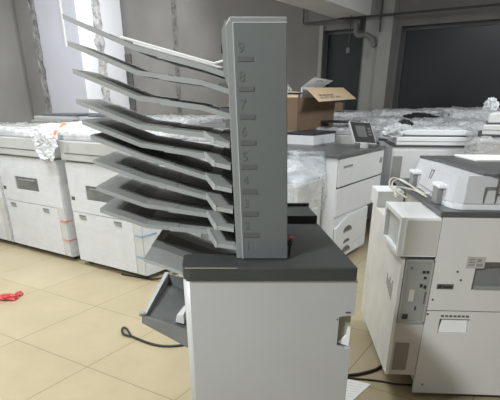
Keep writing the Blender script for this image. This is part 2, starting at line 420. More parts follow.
for k in range(9):
    tx, ty = tips[k]
    P0 = aty(tx, ty, YF)
    m_ = .44-.10*k/8
    xb = 146-(99.6-tx)*.3; yb = ty+m_*(xb-tx)
    P1 = aty(xb, yb, YF)
    za = aty(232, att[k]-3, YJ).z if k > 2 else aty(226, (73, 89, 114)[k], YF).z
    zj = za+.004
    lx = XT-.036*(za-ZT)
    sj = .25 if k < 3 else .20-.13*(k-3)/5
    zj = za+.1*sj
    prof = [(P0.x, P0.z), (P1.x, P1.z), (-.151, zj), (lx, za)]
    xs = -.285                                       # where the slide-out extension begins
    zx = lerp_prof(prof, xs)
    inner = [(xs, zx)]+[q for q in prof if q[0] > xs]
    outer = [q for q in prof if q[0] < xs-.01]+[(xs+.03, lerp_prof(prof, xs+.03))]
    tr = strip(inner, YF, YB, .015)
    # the wider part next to the tower, reaching forward
    z1 = zj
    def JP(pts, lo, hi):
        tr.hexa([Vector((x-FO.x, y-FO.y, lerp_prof(prof, x)+h)) for h in (lo, hi) for x, y in pts])
    if k > 2:
      JP([(-.151, YF+.01), (-.111, 1.515), (lx, YJ), (lx, YF+.01)], -.012, .0005)
    t_o = tr.build('bin_tray', TRAY, fin)
    if k > 2:
        MB().hexa([Vector((x-FO.x, y-FO.y, lerp_prof(prof, x)+h)) for h in (-.0125, .006) for x, y in ((-.1535, YF+.012), (-.1135, 1.512), (-.1065, 1.512), (-.1465, YF+.012))]).build('tray_edge', LEDGE, t_o)
    # guide wall at the tower end
    MB().prism([(-.10-FO.x, YF+.03-FO.y), (lx+.002-FO.x, (1.56 if k > 2 else YF+.02)-FO.y), (lx+.002-FO.x, YB-FO.y), (-.10-FO.x, YB-FO.y)], za-.006, za+.004+.05*sj).build('tray_end_wall', INSET, t_o)
    # rims and inset
    in2 = strip([(xs+.005, lerp_prof(prof, xs+.005))]+[q for q in prof if q[0] > xs+.005 and q[0] < -.14]+[(-.14, lerp_prof(prof, -.14))], YF+.115, YB-.02, .002, .0022)
    in2.build('tray_inset', INSET, t_o)
    ext = strip(outer, YF+.002, YB-.003, .014, .0015)
    e_o = ext.build('tray_extension', TRAYX, t_o)
    x0 = P0.x+.105
    o2 = [(x0, lerp_prof(prof, x0))]+[q for q in prof if x0 < q[0] < xs]+[(xs+.02, lerp_prof(prof, xs+.02))]
    strip(o2, YF+.115, YB-.02, .002, .0045).build('extension_inset', INSET, e_o)
    o3 = [(P0.x+.055, lerp_prof(prof, P0.x+.055))]+[q for q in prof if P0.x+.055 < q[0] < xs]+[(xs+.02, lerp_prof(prof, xs+.02))]
    strip(o3, YF+.075, YB-.01, .002, .003).build('extension_step', mat('step_grey_tray_plastic', (98, 100, 97), .5), e_o)
    if k == 0:
        pts = [(P0.x+.10, YB-.02, lerp_prof(prof, P0.x+.10)+.012), (-.16, YB-.02, lerp_prof(prof, -.16)+.03)]
        q = MB().tube([Vector((-.40, 1.72, lerp_prof(prof, -.40)+.008))-FO, Vector((-.115, 1.72, lerp_prof(prof, -.115)+.014))-FO, Vector((-.085, 1.72, lerp_prof(prof, -.085)+.030))-FO, Vector((-.06, 1.72, lerp_prof(prof, -.06)+.028))-FO], .004, 6, False).build('wire_guide', PIPEW, t_o); q['label'] = 'white wire paper guide'
        g = MB().tube([Vector((-.40, 1.9, lerp_prof(prof, -.40)+.008))-FO, Vector((-.10, 1.9, lerp_prof(prof, -.10)+.016))-FO, Vector((-.08, 1.9, lerp_prof(prof, -.08)+.016))-FO], .0035, 6, False)
        q = g.build('wire_guide', PIPEW, t_o); q['label'] = 'white wire paper guide'
# finisher's own output tray, under the bins
g0 = aty(150, 256, 1.52); g1 = aty(163.5, 227, 1.98)
zt_ = (g0.z+g1.z)/2
prof = [(-.352, zt_+.002), (-.31, zt_-.012), (-.20, zt_-.055), (-.047, zt_-.11)]
ot = strip(prof, 1.66, 1.98, .014).build('output_tray', mat('output_tray_grey', (112, 114, 112), .45), fin)
strip([(-.352, zt_), (-.31, zt_-.014), (-.226, zt_-.047)], 1.52, 1.66, .012, -.001).build('tray_lip', mat('tray_lip_grey', (140, 142, 139), .45), ot)
strip([(-.322, zt_-.0073), (-.31, zt_-.012), (-.20, zt_-.055), (-.10, zt_-.09)], 1.73, 1.86, .002, .003).build('tray_inset', INSET, ot)
# lower side tray hanging open on the left
q = [aty(142, 316, 1.80), aty(190, 332, 1.72), aty(190, 349, 1.72), aty(142, 323, 1.80), aty(165, 273, 2.16), aty(188, 280, 2.13)]
fx = lambda v: v-FO
lt = MB()
a, b_, c_, d_, e_, f_ = [fx(v) for v in q]
dn = Vector((0, 0, -.02))
lt.hexa([d_, c_, c_+Vector((0, .016, 0)), d_+Vector((0, .016, 0)), a, b_, b_+Vector((0, .016, 0)), a+Vector((0, .016, 0))])
lto = lt.build('side_tray', mat('side_tray_grey', (98, 100, 98), .4, .06), fin)
mb = MB(); mb.hexa([d_+Vector((.004, .016, .012)), c_+Vector((0, .016, .02)), f_+Vector((0, -.005, -.065)), e_+Vector((.004, 0, -.05)), d_+Vector((.004, .016, .016)), c_+Vector((0, .016, .024)), f_+Vector((0, -.005, -.06)), e_+Vector((.004, 0, -.045))])
mb.build('tray_floor', mat('tray_floor_grey', (72, 75, 73), .3, .2, 14.), lto)
mb = MB(); mb.hexa([d_+Vector((0, .012, 0)), d_+Vector((.014, .012, 0)), e_+Vector((.014, 0, -.055)), e_+Vector((0, 0, -.055)), a+Vector((0, .012, .002)), a+Vector((.014, .012, .002)), e_+Vector((.018, 0, .004)), e_+Vector((.0, 0, .004))])
mb.build('side_wall', mat('tray_wall_light', (142, 146, 144), .4), lto)
mb = MB(); mb.hexa([e_+Vector((0, 0, -.055)), f_+Vector((0, 0, -.06)), f_+Vector((0, .012, -.06)), e_+Vector((0, .012, -.055)), e_, f_, f_+Vector((0, .012, 0)), e_+Vector((0, .012, 0))])
mb.build('rear_wall', mat('side_tray_grey', (118, 120, 117)), lto)
mb = MB(); mb.tube([a+Vector((-.006, 0, .0)), a+Vector((-.004, 0, .014)), a+Vector((.014, 0, .014))], .008, 8, False).build('tray_hook', GREY, lto)
mb = MB(); mm = (b_+f_)/2; mb.hexa([mm+Vector((-.05, -.08, -.05)), mm+Vector((-.012, -.1, -.05)), mm+Vector((-.012, .05, -.06)), mm+Vector((-.035, .05, -.06)), mm+Vector((-.045, -.08, -.02)), mm+Vector((-.012, -.1, -.01)), mm+Vector((-.012, .05, -.02)), mm+Vector((-.03, .05, -.03))])
mb.build('tray_bracket', WHITE2, lto)

# ------------------------------------------------------------------ cords, paper and scraps on the floor
pl_ = thing('power_cord', 'black power cord with looped plug end on the tiles left of the cabinet', 'cord', atz(122, 332, 0))
o0 = atz(122, 332, 0)
g = lambda px, py, z=.008: atz(px, py, 0)+Vector((0, 0, z))-o0
MB().tube([g(131, 337), g(138, 340), g(150, 344.5), g(162, 347), g(175, 347), g(190, 345), g(205, 342)], .0085, 8).build('cord', CORD, pl_, True)
MB().tube([g(131, 337, .012), g(127, 331, .016), g(123, 330, .016), g(123, 335, .012), g(130, 337.5, .01)], .0075, 8).build('plug', CORD, pl_, True)
o1 = atz(128, 278, 0)
t = tag(MB().tube([atz(122, 275, 0)+Vector((0, 0, .008)), atz(150, 280, 0)+Vector((0, 0, .010)), atz(163, 277.5, .1), aty(178, 272.5, 2.25), aty(190, 269, 2.15)], .009, 8).build('signal_cable', CORD, None, True),
        'thin black cable rising from beside the copier to the open side tray', 'cable')
t = tag(MB().tube([atz(338, 376.5, 0)+Vector((0, 0, .009)), atz(350, 376.5, 0)+Vector((0, 0, .009)), atz(365, 374, 0)+Vector((0, 0, .009)), atz(379, 369, 0)+Vector((0, 0, .009)), atz(392, 358, 0)+Vector((0, 0, .009)), atz(402, 345, 0)+Vector((0, 0, .009))], .009, 8).build('floor_cord', CORD, None, True),
        'black cord curving across the floor right of the cabinet', 'cord')
t = tag(MB().tube([atz(343, 378.5, 0)+Vector((0, 0, .006)), atz(362, 380, 0)+Vector((0, 0, .006)), atz(380, 382, 0)+Vector((0, 0, .006)), atz(396, 385, 0)+Vector((0, 0, .006)), atz(415, 386, 0)+Vector((0, 0, .006))], .005, 8).build('thin_cord', CORD, None, True),
        'thin straight black cord running under the right copier past the paper', 'cord')
sh = thing('paper_sheet', 'white printed paper sheet lying on the floor right of the cabinet', 'paper', atz(352, 388, 0))
po = atz(352, 388, 0)
c4 = [atz(345.5, 379, 0), atz(371, 384.5, 0), atz(350, 403, 0), atz(322, 400, 0)]
mb = MB(); mb._add([c-po+Vector((0, 0, z)) for z in (.002, .0032) for c in c4], [(0, 1, 2, 3), (4, 5, 6, 7), (0, 1, 5, 4), (1, 2, 6, 5), (2, 3, 7, 6), (3, 0, 4, 7)])
mb.build('sheet', PAPER, sh)
mb = MB()
for i in range(6):
    u0 = .12+.12*i
    for v0, v1 in ((.12, .55), (.6, .9 if i % 2 else .8)):
        def S(u, v): return (c4[0]*(1-u)*(1-v)+c4[1]*u*(1-v)+c4[2]*u*v+c4[3]*(1-u)*v)-po+Vector((0, 0, .0036))
        mb._add([S(v0, u0), S(v1, u0), S(v1, u0+.018), S(v0, u0+.018)], [(0, 1, 2, 3)])
mb.build('printed_lines', mat('pale_print', (196, 200, 206), .6), sh)
rt = thing('red_tag', 'crumpled red plastic scrap on the tiles at the left edge', 'scrap', atz(8, 299, 0))
ro_ = atz(8, 299, 0)
sphere_blob('scrap_body', RED, rt, (0, 0, .016), (.075, .05, .022), .5, 2.4, 4, 3, 0.002)
sphere_blob('scrap_end', RED, rt, (.055, .075, .014), (.03, .035, .016), .3, 2.4, 8, 3, 0.002)

# ------------------------------------------------------------------ copier on the right
RA = -.061; RO = Vector((.845, 2.09, 0))
rm = thing('copier', 'large off-white copier with side connector panel at the right edge', 'copier', RO, RA)
WID = .95
bx('cabinet_body', RMSH, rm, .008, WID, .012, .98, .075, .937)
def panel_with_holes(x0, x1, z0, z1, holes, y0, y1):
    """a flat front with rectangular openings: bands between hole edges, without the holes"""
    mb = MB(); zs = sorted({z0, z1, *[h[2] for h in holes], *[h[3] for h in holes]})
    for za, zb in zip(zs, zs[1:]):
        xs_ = [x0]+[v for h in sorted(holes) if h[2] <= za and h[3] >= zb for v in (h[0], h[1])]+[x1]
        for i in range(0, len(xs_), 2): mb.box(xs_[i], xs_[i+1], y0, y1, za, zb)
    return mb
holes = [(.185, .42, .603, .738)]
up = panel_with_holes(0, WID, .496, .936, holes, 0, .0115).build('upper_rear_panel', RMW, rm)
lo = panel_with_holes(0, WID, .028, .491, [(.069, .211, .375, .452)], 0, .0115).build('lower_rear_panel', RMW, rm)
# recess behind the upper opening
bx('paper_recess', mat('recess_grey', (120, 122, 122), .5), up, .187, .418, .0105, .0118, .604, .737)
bx('recess_bar', SLOT, up, .187, .418, .002, .0104, .715, .736)
bx('recess_ledge', GREY, up, .198, .418, -.003, .0104, .606, .622)
# hand hold in the lower panel
MB().prism([(.0705, .377), (.2095, .377), (.203, .445), (.083, .445)], .009, .0118, axis='y').build('hand_hold', BRIGHT, lo)
MB().prism([(.0705, .377), (.083, .445), (.083, .452), (.0705, .452)], .0085, .0117, axis='y').build('hand_hold_edge', SLOT, lo)
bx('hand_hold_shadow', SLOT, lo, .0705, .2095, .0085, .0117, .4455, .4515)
mb = MB()
for i in range(7): mb.box(.072+i*.0195, .086+i*.0195, -.0012, .001, .462, .472)
mb.build('vent_slots', SLOT, lo)
st = bx('rating_label', mat('label_grey', (176, 174, 168), .5), up, .141, .222, -.0015, .0005, .708, .762)
mb = MB()
for i in range(3): mb.box(.15, .175, -.0022, -.001, .72+i*.013, .727+i*.013)
mb.box(.185, .213, -.0022, -.001, .718, .73).box(.185, .205, -.0022, -.001, .738, .752); mb.build('label_print', INKG, st)
po_ = bx('connector_port', SLOT, up, .027, .103, -.0015, .001, .604, .629)
mb = MB(); mb.box(.034, .05, -.0025, -.001, .608, .624).box(.056, .097, -.0025, -.001, .610, .62); mb.build('port_socket', DARK, po_)
for x, z, par in ((.019, .55, up), (.108, .69, up), (.13, .65, up), (.008, .475, lo), (.045, .08, lo), (.245, .72, up)):
    MB().cyl((x, -.002, z), 'y', .0055, .004, 10).build('screw', SLOT, par)
# side unit on the left: tall panel, controller box on top, connector plate and vent in front
sp = MB(); sp.box(-.150, -.1335, 0.004, .84, .13, .74).box(-.1335, -.001, .02, .84, .13, .74).box(-.150, -.001, .36, .84, .74, .835)
su = sp.build('side_unit', mat('side_panel_white', (230, 230, 228), .45), rm)
cbx = MB().box(-.156, -.002, -.002, .365, .757, .934, .003).build('controller_box', BRIGHT, rm); cbx['label'] = 'bright white box with a recessed left face'
bx('box_side_panel', mat('recess_pale_grey', (196, 198, 200), .45), cbx, -.1575, -.1555, .03, .33, .775, .915)
mb = MB(); mb.box(-.176, -.1555, .0, .03, .757, .934).box(-.176, -.1555, .33, .365, .757, .934).box(-.176, -.1555, .03, .33, .757, .775).box(-.176, -.1555, .03, .33, .915, .934)
mb.build('box_rim', BRIGHT, cbx)
bx('box_front_panel', RMSH, cbx, -.150, -.008, -.004, -.0018, .765, .922)
bx('rear_box', BRIGHT, rm, -.150, .0, .72, .93, .8355, .925, .003)
cp = MB().box(-.130, -.006, -.003, .0195, .43, .742).build('connector_plate', GREY, rm); cp['label'] = 'grey connector plate'
frm = MB()
for (x0, x1, z0, z1) in ((-.132, -.125, .428, .744), (-.012, -.004, .428, .744), (-.132, -.004, .428, .436), (-.132, -.004, .736, .744)): frm.box(x0, x1, -.006, -.0028, z0, z1)
frm.build('plate_frame', mat('frame_grey', (160, 161, 157), .4), cp)
for (x0, x1, z0, z1, m_) in ((-.050, -.036, .680, .692, DARK), (-.032, -.020, .680, .692, DARK), (-.040, -.028, .652, .664, DARK), (-.052, -.040, .612, .628, DARK), (-.034, -.022, .606, .622, DARK), (-.024, -.018, .53, .59, SLOT), (-.060, -.054, .495, .515, DARK), (-.112, -.086, .448, .474, DARK), (-.096, -.072, .54, .60, RMSH), (-.105, -.098, .70, .71, SLOT)):
    bx('port', m_, cp, x0, x1, -.0055, -.0025, z0, z1)
vp = MB().box(-.1325, -.002, .004, .0195, .132, .425).build('vent_panel', RMSH, rm)
mb = MB(); mb.box(-.122, -.052, .0015, .0042, .16, .315)
vg = mb.build('vent_grille', VENT, vp)
mb = MB()
for i in range(18): mb.box(-.120+i*.0038, -.1184+i*.0038, .0005, .0018, .163, .312)
mb.build('grille_bars', mat('vent_bar_grey', (150, 143, 134), .6), vg)
mb = MB()
for i in range(5): mb.box(-.1512, -.1498, .10+.03*i, .12+.03*i, .50+.01*i, .60-.02*(i % 2))
mb.build('side_print', mat('pale_print_grey', (172, 170, 165), .6), su)
# charcoal deck and the scanner on top
MB().box(-.012, WID, .0, .99, .9372, .962, .004).build('deck', DECK, rm)
sc_ = MB().prism([(.035, .10), (.050, .055), (.085, .03), (WID, .03), (WID, .76), (.07, .76), (.045, .73)], .9622, .992, bev=.004)
sb = sc_.build('scanner_base', BRIGHT, rm)
def taper(poly, z0, poly2, z1, name, m, parent):
    mb = MB(); n = len(poly)
    mb._add([(a, b, z0) for a, b in poly]+[(a, b, z1) for a, b in poly2], [tuple(range(n)), tuple(range(n, 2*n))]+[(i, (i+1) % n, n+(i+1) % n, n+i) for i in range(n)])
    bmesh.ops.recalc_face_normals(mb.bm, faces=mb.bm.faces)
    return mb.build(name, m, parent)
fd = taper([(.030, .12), (.045, .06), (.085, .025), (WID, .025), (WID, .77), (.06, .77), (.035, .74)], .9925,
           [(.052, .12), (.062, .075), (.095, .05), (WID, .05), (WID, .74), (.08, .74), (.058, .72)], 1.104, 'document_feeder', mat('feeder_white', (196, 197, 200), .4), rm)
lid = MB().prism([(.062, .75), (.075, .70), (.115, .52), (.135, .30), (.16, .06), (.20, .03), (WID, .02), (WID, .75)], 1.1045, 1.118, bev=.003).build('feeder_lid', DECK, fd)
bx('seam', SLOT, fd, .165, .168, .0225, .03, .993, 1.06)
mb = MB(); mb.box(.215, .218, .0225, .035, .993, 1.095).box(.168, .215, .0225, .03, 1.058, 1.062).box(.215, WID, .0225, .03, 1.03, 1.033); mb.build('seam', SLOT, fd)
for y0, y1 in ((.16, .24), (.62, .69)):
    hb = MB().box(.008, .034, y0, y1, .9625, 1.035, .003).build('hinge_block', mat('hinge_grey', (138, 139, 136), .45), rm)
    bx('hinge_plate', BRIGHT, hb, .0345, .050, y0-.008, y1, .9625, 1.03)
    MB().box(.004, .058, y0-.02, y1+.015, 1.0355, 1.052, .005).build('hinge_cap', BRIGHT, hb)
text_mesh('17', .066, 'raised_number', SLOT, fd, Matrix.Translation((.044, .42, 1.06)) @ Matrix.Rotation(-PI/2, 4, 'Z') @ Matrix.Rotation(PI/2-.2, 4, 'X'))
for x, y in ((.04, .06), (.88, .06), (.04, .9), (.88, .9)):
    MB().cyl((x-.02, y, .037), 'x', .036, .04, 14).build('caster', DARK, rm)
# things lying on that copier
def RMp(x, y, z): return Matrix.Rotation(RA, 3, 'Z') @ Vector((x, y, z))+RO
t = thing('cable_bundle', 'loose beige cables looped on top of the right copier side box', 'cable', RMp(0, .5, 0), RA)
c0 = Vector((0, .5, 0))
for pts in ([(-.10, .42, .945), (-.13, .55, .99), (-.07, .72, 1.0), (.0, .62, .975), (.012, .40, .972), (.012, .28, .99)],
            [(-.12, .40, .945), (-.10, .62, .985), (-.02, .78, .985), (.0, .55, .975), (.0, .35, .97)],
            [(-.06, .40, .944), (-.10, .50, .965), (-.06, .62, .965), (-.01, .50, .97), (.005, .30, .97)]):
    MB().tube([Vector(p)-c0 for p in pts], .0042, 7).build('cable', BEIGE, t, True)
t = tag(MB().prism([(.27, .46), (.6, .44), (.6, .70), (.24, .72)], 1.1185, 1.128, bev=.002, M=Matrix.Translation(RO) @ Matrix.Rotation(RA, 4, 'Z')).build('paper_stack', PAPER),
        'white sheets lying on the dark lid of the right copier', 'paper')

# ------------------------------------------------------------------ copiers: a general builder
def wrap(name, x0, x1, y0, y1, zt, zb, m, parent, amp=.02, off=.015, step=.06, seed=0., hem=.12, ftop=None):
    """stretch film over a box: top plus four hanging sides with an uneven hem"""
    mb = MB(); cx, cy = (x0+x1)/2, (y0+y1)/2
    x0 -= off; x1 += off; y0 -= off; y1 += off
    per = []
    nx = max(3, int((x1-x0)/step)); ny = max(3, int((y1-y0)/step))
    per += [(x0+(x1-x0)*i/nx, y0) for i in range(nx)]+[(x1, y0+(y1-y0)*i/ny) for i in range(ny)]
    per += [(x1-(x1-x0)*i/nx, y1) for i in range(nx)]+[(x0, y1-(y1-y0)*i/ny) for i in range(ny)]
    n = len(per); rings = []
    def N(p, s): return noise.noise(Vector(p)*s+Vector((seed*3.1, seed, 0)))
    for f in (.0, .35, .7, .93):
        rings.append([Vector((cx+(x-cx)*max(f, .001), cy+(y-cy)*max(f, .001), zt+off+(ftop(x*f, y*f) if ftop else 0)+amp*N((x*f, y*f, 0), 6)+amp*.8*N((x*f, y*f, 5), 17))) for x, y in per])
    nz = max(2, int((zt-zb)/step))
    for j in range(nz+1):
        r = []
        for x, y in per:
            low = zb+hem*(N((x, y, 9), 2.5)+.2)
            z = zt+off*.6+((low-zt)*j/nz)
            k = amp*N((x, y, z), 7)+amp*.7*N((x, y, z+4), 18)
            dx, dy = x-cx, y-cy
            ax = 1 if abs(x-x0) < 1e-5 or abs(x-x1) < 1e-5 else 0; ay = 1 if abs(y-y0) < 1e-5 or abs(y-y1) < 1e-5 else 0
            r.append(Vector((x+ax*math.copysign(1, dx)*abs(k), y+ay*math.copysign(1, dy)*abs(k), z)))
        rings.append(r)
    V = [[mb.bm.verts.new(p) for p in r] for r in rings]
    for a, b in zip(V, V[1:]):
        for i in range(n): mb.bm.faces.new((a[i], a[(i+1) % n], b[(i+1) % n], b[i]))
    mb.bm.faces.new(V[0])
    return mb.build(name, m, parent, True)

def row_copier(label, loc, rz, w=.88, d=.75, hb=.92, slot=(.36, .74), film=True, strap=None, thin=True, tall=1.14, group=None, seed=1.):
    """office copier with one big door, an output slot above and a flat scanner on top; front faces -y"""
    t = thing('copier', label, 'copier', loc, rz, group)
    bx('cabinet_body', WHITE, t, 0, w, .012, d, .045, hb)
    for cx in (.07, w-.07):
        for cy in (.08, d-.08): MB().cyl((cx-.015, cy, .024), 'x', .023, .03, 12).build('caster', DARK, t)
    dr = bx('front_door', WHITE, t, .012, w-.10, 0, .011, .05, .495, .003)
    for hx in (.10, w-.32):
        MB().prism([(hx, .452), (hx+.018, .435), (hx+.09, .435), (hx+.09, .478), (hx, .478)], -.0035, .0005, axis='y').build('door_handle', GREY, dr)
        bx('handle_gap', SLOT, dr, hx+.005, hx+.085, -.0045, -.003, .466, .474)
    bx('side_door', mat('side_door_grey', (200, 200, 196), .45, .03), t, w-.095, w-.006, .001, .011, .05, .60, .003)
    u = panel_with_holes(.012, w-.006, .502, hb-.004, [(w*.27, w*.27+slot[0], .62, slot[1])], 0, .0118).build('upper_panel', WHITE, t)
    bx('output_slot', SLOT, u, w*.27, w*.27+slot[0], .009, .0119, .62, slot[1])
    bx('slot_bar', GREY, u, w*.27+slot[0]*.15, w*.27+slot[0]*.85, .002, .009, slot[1]-.03, slot[1]-.02)
    bx('power_switch', DARK, u, .03, .075, -.002, .001, .60, .63)
    bx('door_gap', SLOT, t, .012, w-.006, .0105, .0118, .4955, .5015)
    bx('door_gap', GREY, t, w-.0995, w-.0955, .0095, .0118, .05, .495)
    bx('deck_gap', SLOT, t, .01, w-.01, .02, d, hb, hb+.014)
    s = bx('scanner', WHITE2, t, -.005, w-.02, -.02, d-.02, hb+.014, tall-.05, .008)
    bx('scanner_seam', SLOT, s, .05, w-.25, -.0225, -.019, hb+.07, hb+.076)
    bx('platen_lid', WHITE, t, .01, w-.04, .02, d-.05, tall-.049, tall, .01)
    if strap:
        for z in (.20, .38):
            mb = MB(); mb.box(w-.08, w+.003, -.006, -.001, z, z+.014).box(w, w+.004, -.006, d*.22, z, z+.014)
            mb.build('tape_strip', strap, t)
    if thin: wrap('plastic_film', 0, w, 0, d, tall+.002, .08, FILMT, t, .006, .012, .10, seed, .02)
    if film: wrap('top_film', 0, w, 0, d, tall+.004, tall-.03, FILM, t, .02, .018, .05, seed+3, .05)
    return t

RROT = A1
def rowp(x, y): return Vector((-1.606, 4.332, 0))+E1*x+E2*y
row_copier('white copier at the left edge, first in the front row, mostly cut off', rowp(-1.985, 0), RROT, .9, seed=2.)
row_copier('white film-wrapped copier with red tape, second in the left front row', rowp(-1.055, 0), RROT, .945, strap=STRAPR, seed=3.)
row_copier('white film-wrapped copier with blue tape, nearest the mailbox trays', rowp(0, 0), RROT, .868, strap=BLUE, seed=4.)
# white film bunched between the two, with its two orange stickers
bf = thing('film_bundle', 'bunched white plastic film with orange stickers over two left copiers', 'plastic film', rowp(-.06, .25), RROT)
wrap('film', -.34, .34, -.10, .44, 1.165, 1.11, FILMW, bf, .022, .04, .05, 11., .06)
mb = MB()
n = 10
for i in range(n):
    for j in range(8):
        def Q(u, v):
            wdt = .46*(1-.6*v)
            return Vector((-.08+wdt*(u-.5), -.305+.03*noise.noise(Vector((u*7, v*7, 2)))-.012*v-.10*min(1, 4*(1-v))*0, 1.18-.25*v+.03*noise.noise(Vector((u*5, v*5, 7)))))
        u0, u1, v0, v1 = i/n, (i+1)/n, j/8, (j+1)/8
        mb._add([Q(u0, v0), Q(u1, v0), Q(u1, v1), Q(u0, v1)], [(0, 1, 2, 3)])
bmesh.ops.remove_doubles(mb.bm, verts=mb.bm.verts, dist=1e-5)
mb.build('film_tail', FILMW, bf, True)
bq = Matrix.Rotation(-RROT, 3, 'Z')
for px_, py_, z_, r_, tl in ((62.5, 125, 1.222, .4, .5), (54.5, 134.5, 1.13, -.3, 1.1)):
    if tl > 1:      # on the hanging film tail
        r_d = bq @ ray(px_, py_); r_o = bq @ (Vector((0, 0, H))-bf.location); v_ = r_o+r_d*((-.35-r_o.y)/r_d.y)
    else: v_ = bq @ (atz(px_, py_, z_)-bf.location)
    mb = MB(); M_ = Matrix.Translation(v_) @ Matrix.Rotation(r_, 4, 'Z') @ Matrix.Rotation(tl, 4, 'X')
    mb.prism([(k_*a_s, k_*b_s) for k_ in (.72,) for a_s, b_s in [(-.03, -.045), (.015, -.05), (.012, -.01), (.04, -.005), (.038, .03), (.0, .05), (-.035, .03), (-.02, .0)]], -.001, .001, M=M_)
    mb.build('orange_sticker', ORANGE, bf)

# second row behind
for x, lab in ((-2.68, 'copier in the second left row, its grey top showing at the far left edge'), (-1.73, 'copier in the second left row showing a dark grey top left of the chase'), (-.78, 'copier in the second left row, showing a pale top right of the chase')):
    c = row_copier(lab, rowp(x, 1.55), RROT, .86, film=(x > -.9), thin=False, tall=1.20, seed=x)
    if x < -.9:
        mb = MB(); mb.box(.08, .80, .1, .6, 1.2005, 1.23, .008); mb.build('dark_lid', mat('blue_grey_lid', (112, 118, 128), .5), c)
c = row_copier('white copier directly behind the mailbox trays, half hidden', rowp(.20, .97), RROT, .9, film=True, thin=False, tall=1.10, seed=5.)
c = row_copier('copier behind the trays with film and a dark tray on its top', rowp(.72, 2.56), RROT, .9, film=True, thin=False, tall=1.10, seed=6.)
MB().prism([(.25, .1), (.75, .05), (.8, .3), (.3, .35)], 1.165, 1.185, bev=.004).build('top_tray', INSET, c)

# ------------------------------------------------------------------ the big copier with drawers behind the cabinet (front faces room axis e1)
MA = .98; MO = Vector((.75, 4.214, 0))
mm_ = thing('copier', 'white copier with paper drawers and charcoal top carrying the cardboard box', 'copier', MO, MA)
bx('cabinet_body', WHITE, mm_, 0, .79, .012, .84, .05, .445)
bx('engine_body', WHITE, mm_, 0, 1.09, .013, .87, .4455, .955)
bx('door_gap', SLOT, mm_, .004, 1.085, .011, .0128, .700, .722)
MB().prism([(.012, .718), (1.08, .718), (1.08, .945), (.012, .945)], 0, .0125, axis='y', bev=.003).build('upper_door', WHITE, mm_)
MB().prism([(.002, .46), (1.05, .46), (1.08, .49), (1.08, .702), (.002, .702)], .001, .0125, axis='y', bev=.003).build('lower_door', WHITE, mm_)
bx('door_badge', INKG, mm_, .10, .30, -.0012, .001, .865, .885)
bx('status_light', INKG, mm_, .98, 1.05, -.0012, .001, .83, .88)
for poly, hz in (([(.02, .15), (.76, .15), (.76, .44), (.28, .44), (.02, .36)], .30), ([(.02, .055), (.76, .055), (.76, .143), (.02, .143)], .105)):
    dw = MB().prism(poly, -.012, .0115, axis='y', bev=.004).build('paper_drawer', WHITE, mm_)
    mb = MB(); pts = [(.28+.095*math.cos(a), hz+.042*math.sin(a)) for a in [PI*i/8 for i in range(9)]]
    mb.prism(pts, -.0142, -.0115, axis='y'); h_ = mb.build('drawer_handle', SLOT, dw)
    bx('handle_lip', GREY, h_, .185, .375, -.016, -.0118, hz-.014, hz-.002)
MB().prism([(.20, .185), (.35, .185), (.32, .215), (.23, .215)], -.0142, -.0115, axis='y').build('drawer_label', SLOT, dw)
MB().box(-.02, 1.10, -.012, .88, .9555, .982, .004).build('deck', DECK, mm_)
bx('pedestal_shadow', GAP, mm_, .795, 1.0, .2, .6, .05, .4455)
for x, y in ((.06, .06), (.72, .06), (.06, .76), (.72, .76)): MB().cyl((x-.015, y, .026), 'x', .025, .03, 12).build('caster', DARK, mm_)
# scanner block with its own lid
scl = Matrix.Rotation(-MA, 3, 'Z') @ (atz(313, 147, .983)-MO)
sx, sy = scl.x, scl.y
sd = .33
sblk = MB().box(sx, sx+.50, sy, sy+sd, .9822, 1.085, .006).build('scanner', WHITE, mm_)
bx('scanner_foot', GREY, sblk, sx-.01, sx+.51, sy-.008, sy+sd, .9821, 1.0)
bx('scanner_lid', COVER, sblk, sx-.004, sx+.504, sy-.004, sy+sd, 1.0855, 1.105, .003)
# touch panel on its stalk
q4 = [aty(349, 121, 4.98), aty(370.5, 122.5, 4.98), aty(377.5, 146, 4.86), aty(355, 142.5, 4.86)]
RI = Matrix.Rotation(-MA, 3, 'Z')
l4 = [RI @ (v-MO) for v in q4]; l4[2] = l4[1]+l4[3]-l4[0]
nrm = (l4[1]-l4[0]).cross(l4[3]-l4[0]).normalized()
if (Matrix.Rotation(MA, 3, 'Z') @ nrm).y < 0: nrm = -nrm
mb = MB(); mb.hexa([l4[3], l4[2], l4[1], l4[0], l4[3]+nrm*.05, l4[2]+nrm*.05, l4[1]+nrm*.04, l4[0]+nrm*.04], .004)
tp = mb.build('touch_panel', WHITE, mm_)
def PQ(u, v, h): return (l4[0]*(1-u)*(1-v)+l4[1]*u*(1-v)+l4[2]*u*v+l4[3]*(1-u)*v)-nrm*h
mb = MB(); mb.hexa([PQ(.03, .97, .0005), PQ(.97, .97, .0005), PQ(.97, .03, .0005), PQ(.03, .03, .0005), PQ(.03, .97, .003), PQ(.97, .97, .003), PQ(.97, .03, .003), PQ(.03, .03, .003)])
bz = mb.build('panel_bezel', DARK, tp)
mb = MB(); mb.hexa([PQ(.22, .72, .0032), PQ(.66, .72, .0032), PQ(.66, .2, .0032), PQ(.22, .2, .0032), PQ(.22, .72, .0045), PQ(.66, .72, .0045), PQ(.66, .2, .0045), PQ(.22, .2, .0045)])
mb.build('screen', SCREEN, bz)
mb = MB()
for i in range(3):
    mb.hexa([PQ(.75, .35+i*.14, .0032), PQ(.9, .35+i*.14, .0032), PQ(.9, .27+i*.14, .0032), PQ(.75, .27+i*.14, .0032), PQ(.75, .35+i*.14, .005), PQ(.9, .35+i*.14, .005), PQ(.9, .27+i*.14, .005), PQ(.75, .27+i*.14, .005)])
mb.build('panel_keys', SLOT, bz)
cpt = (l4[2]+l4[3])/2+nrm*.03
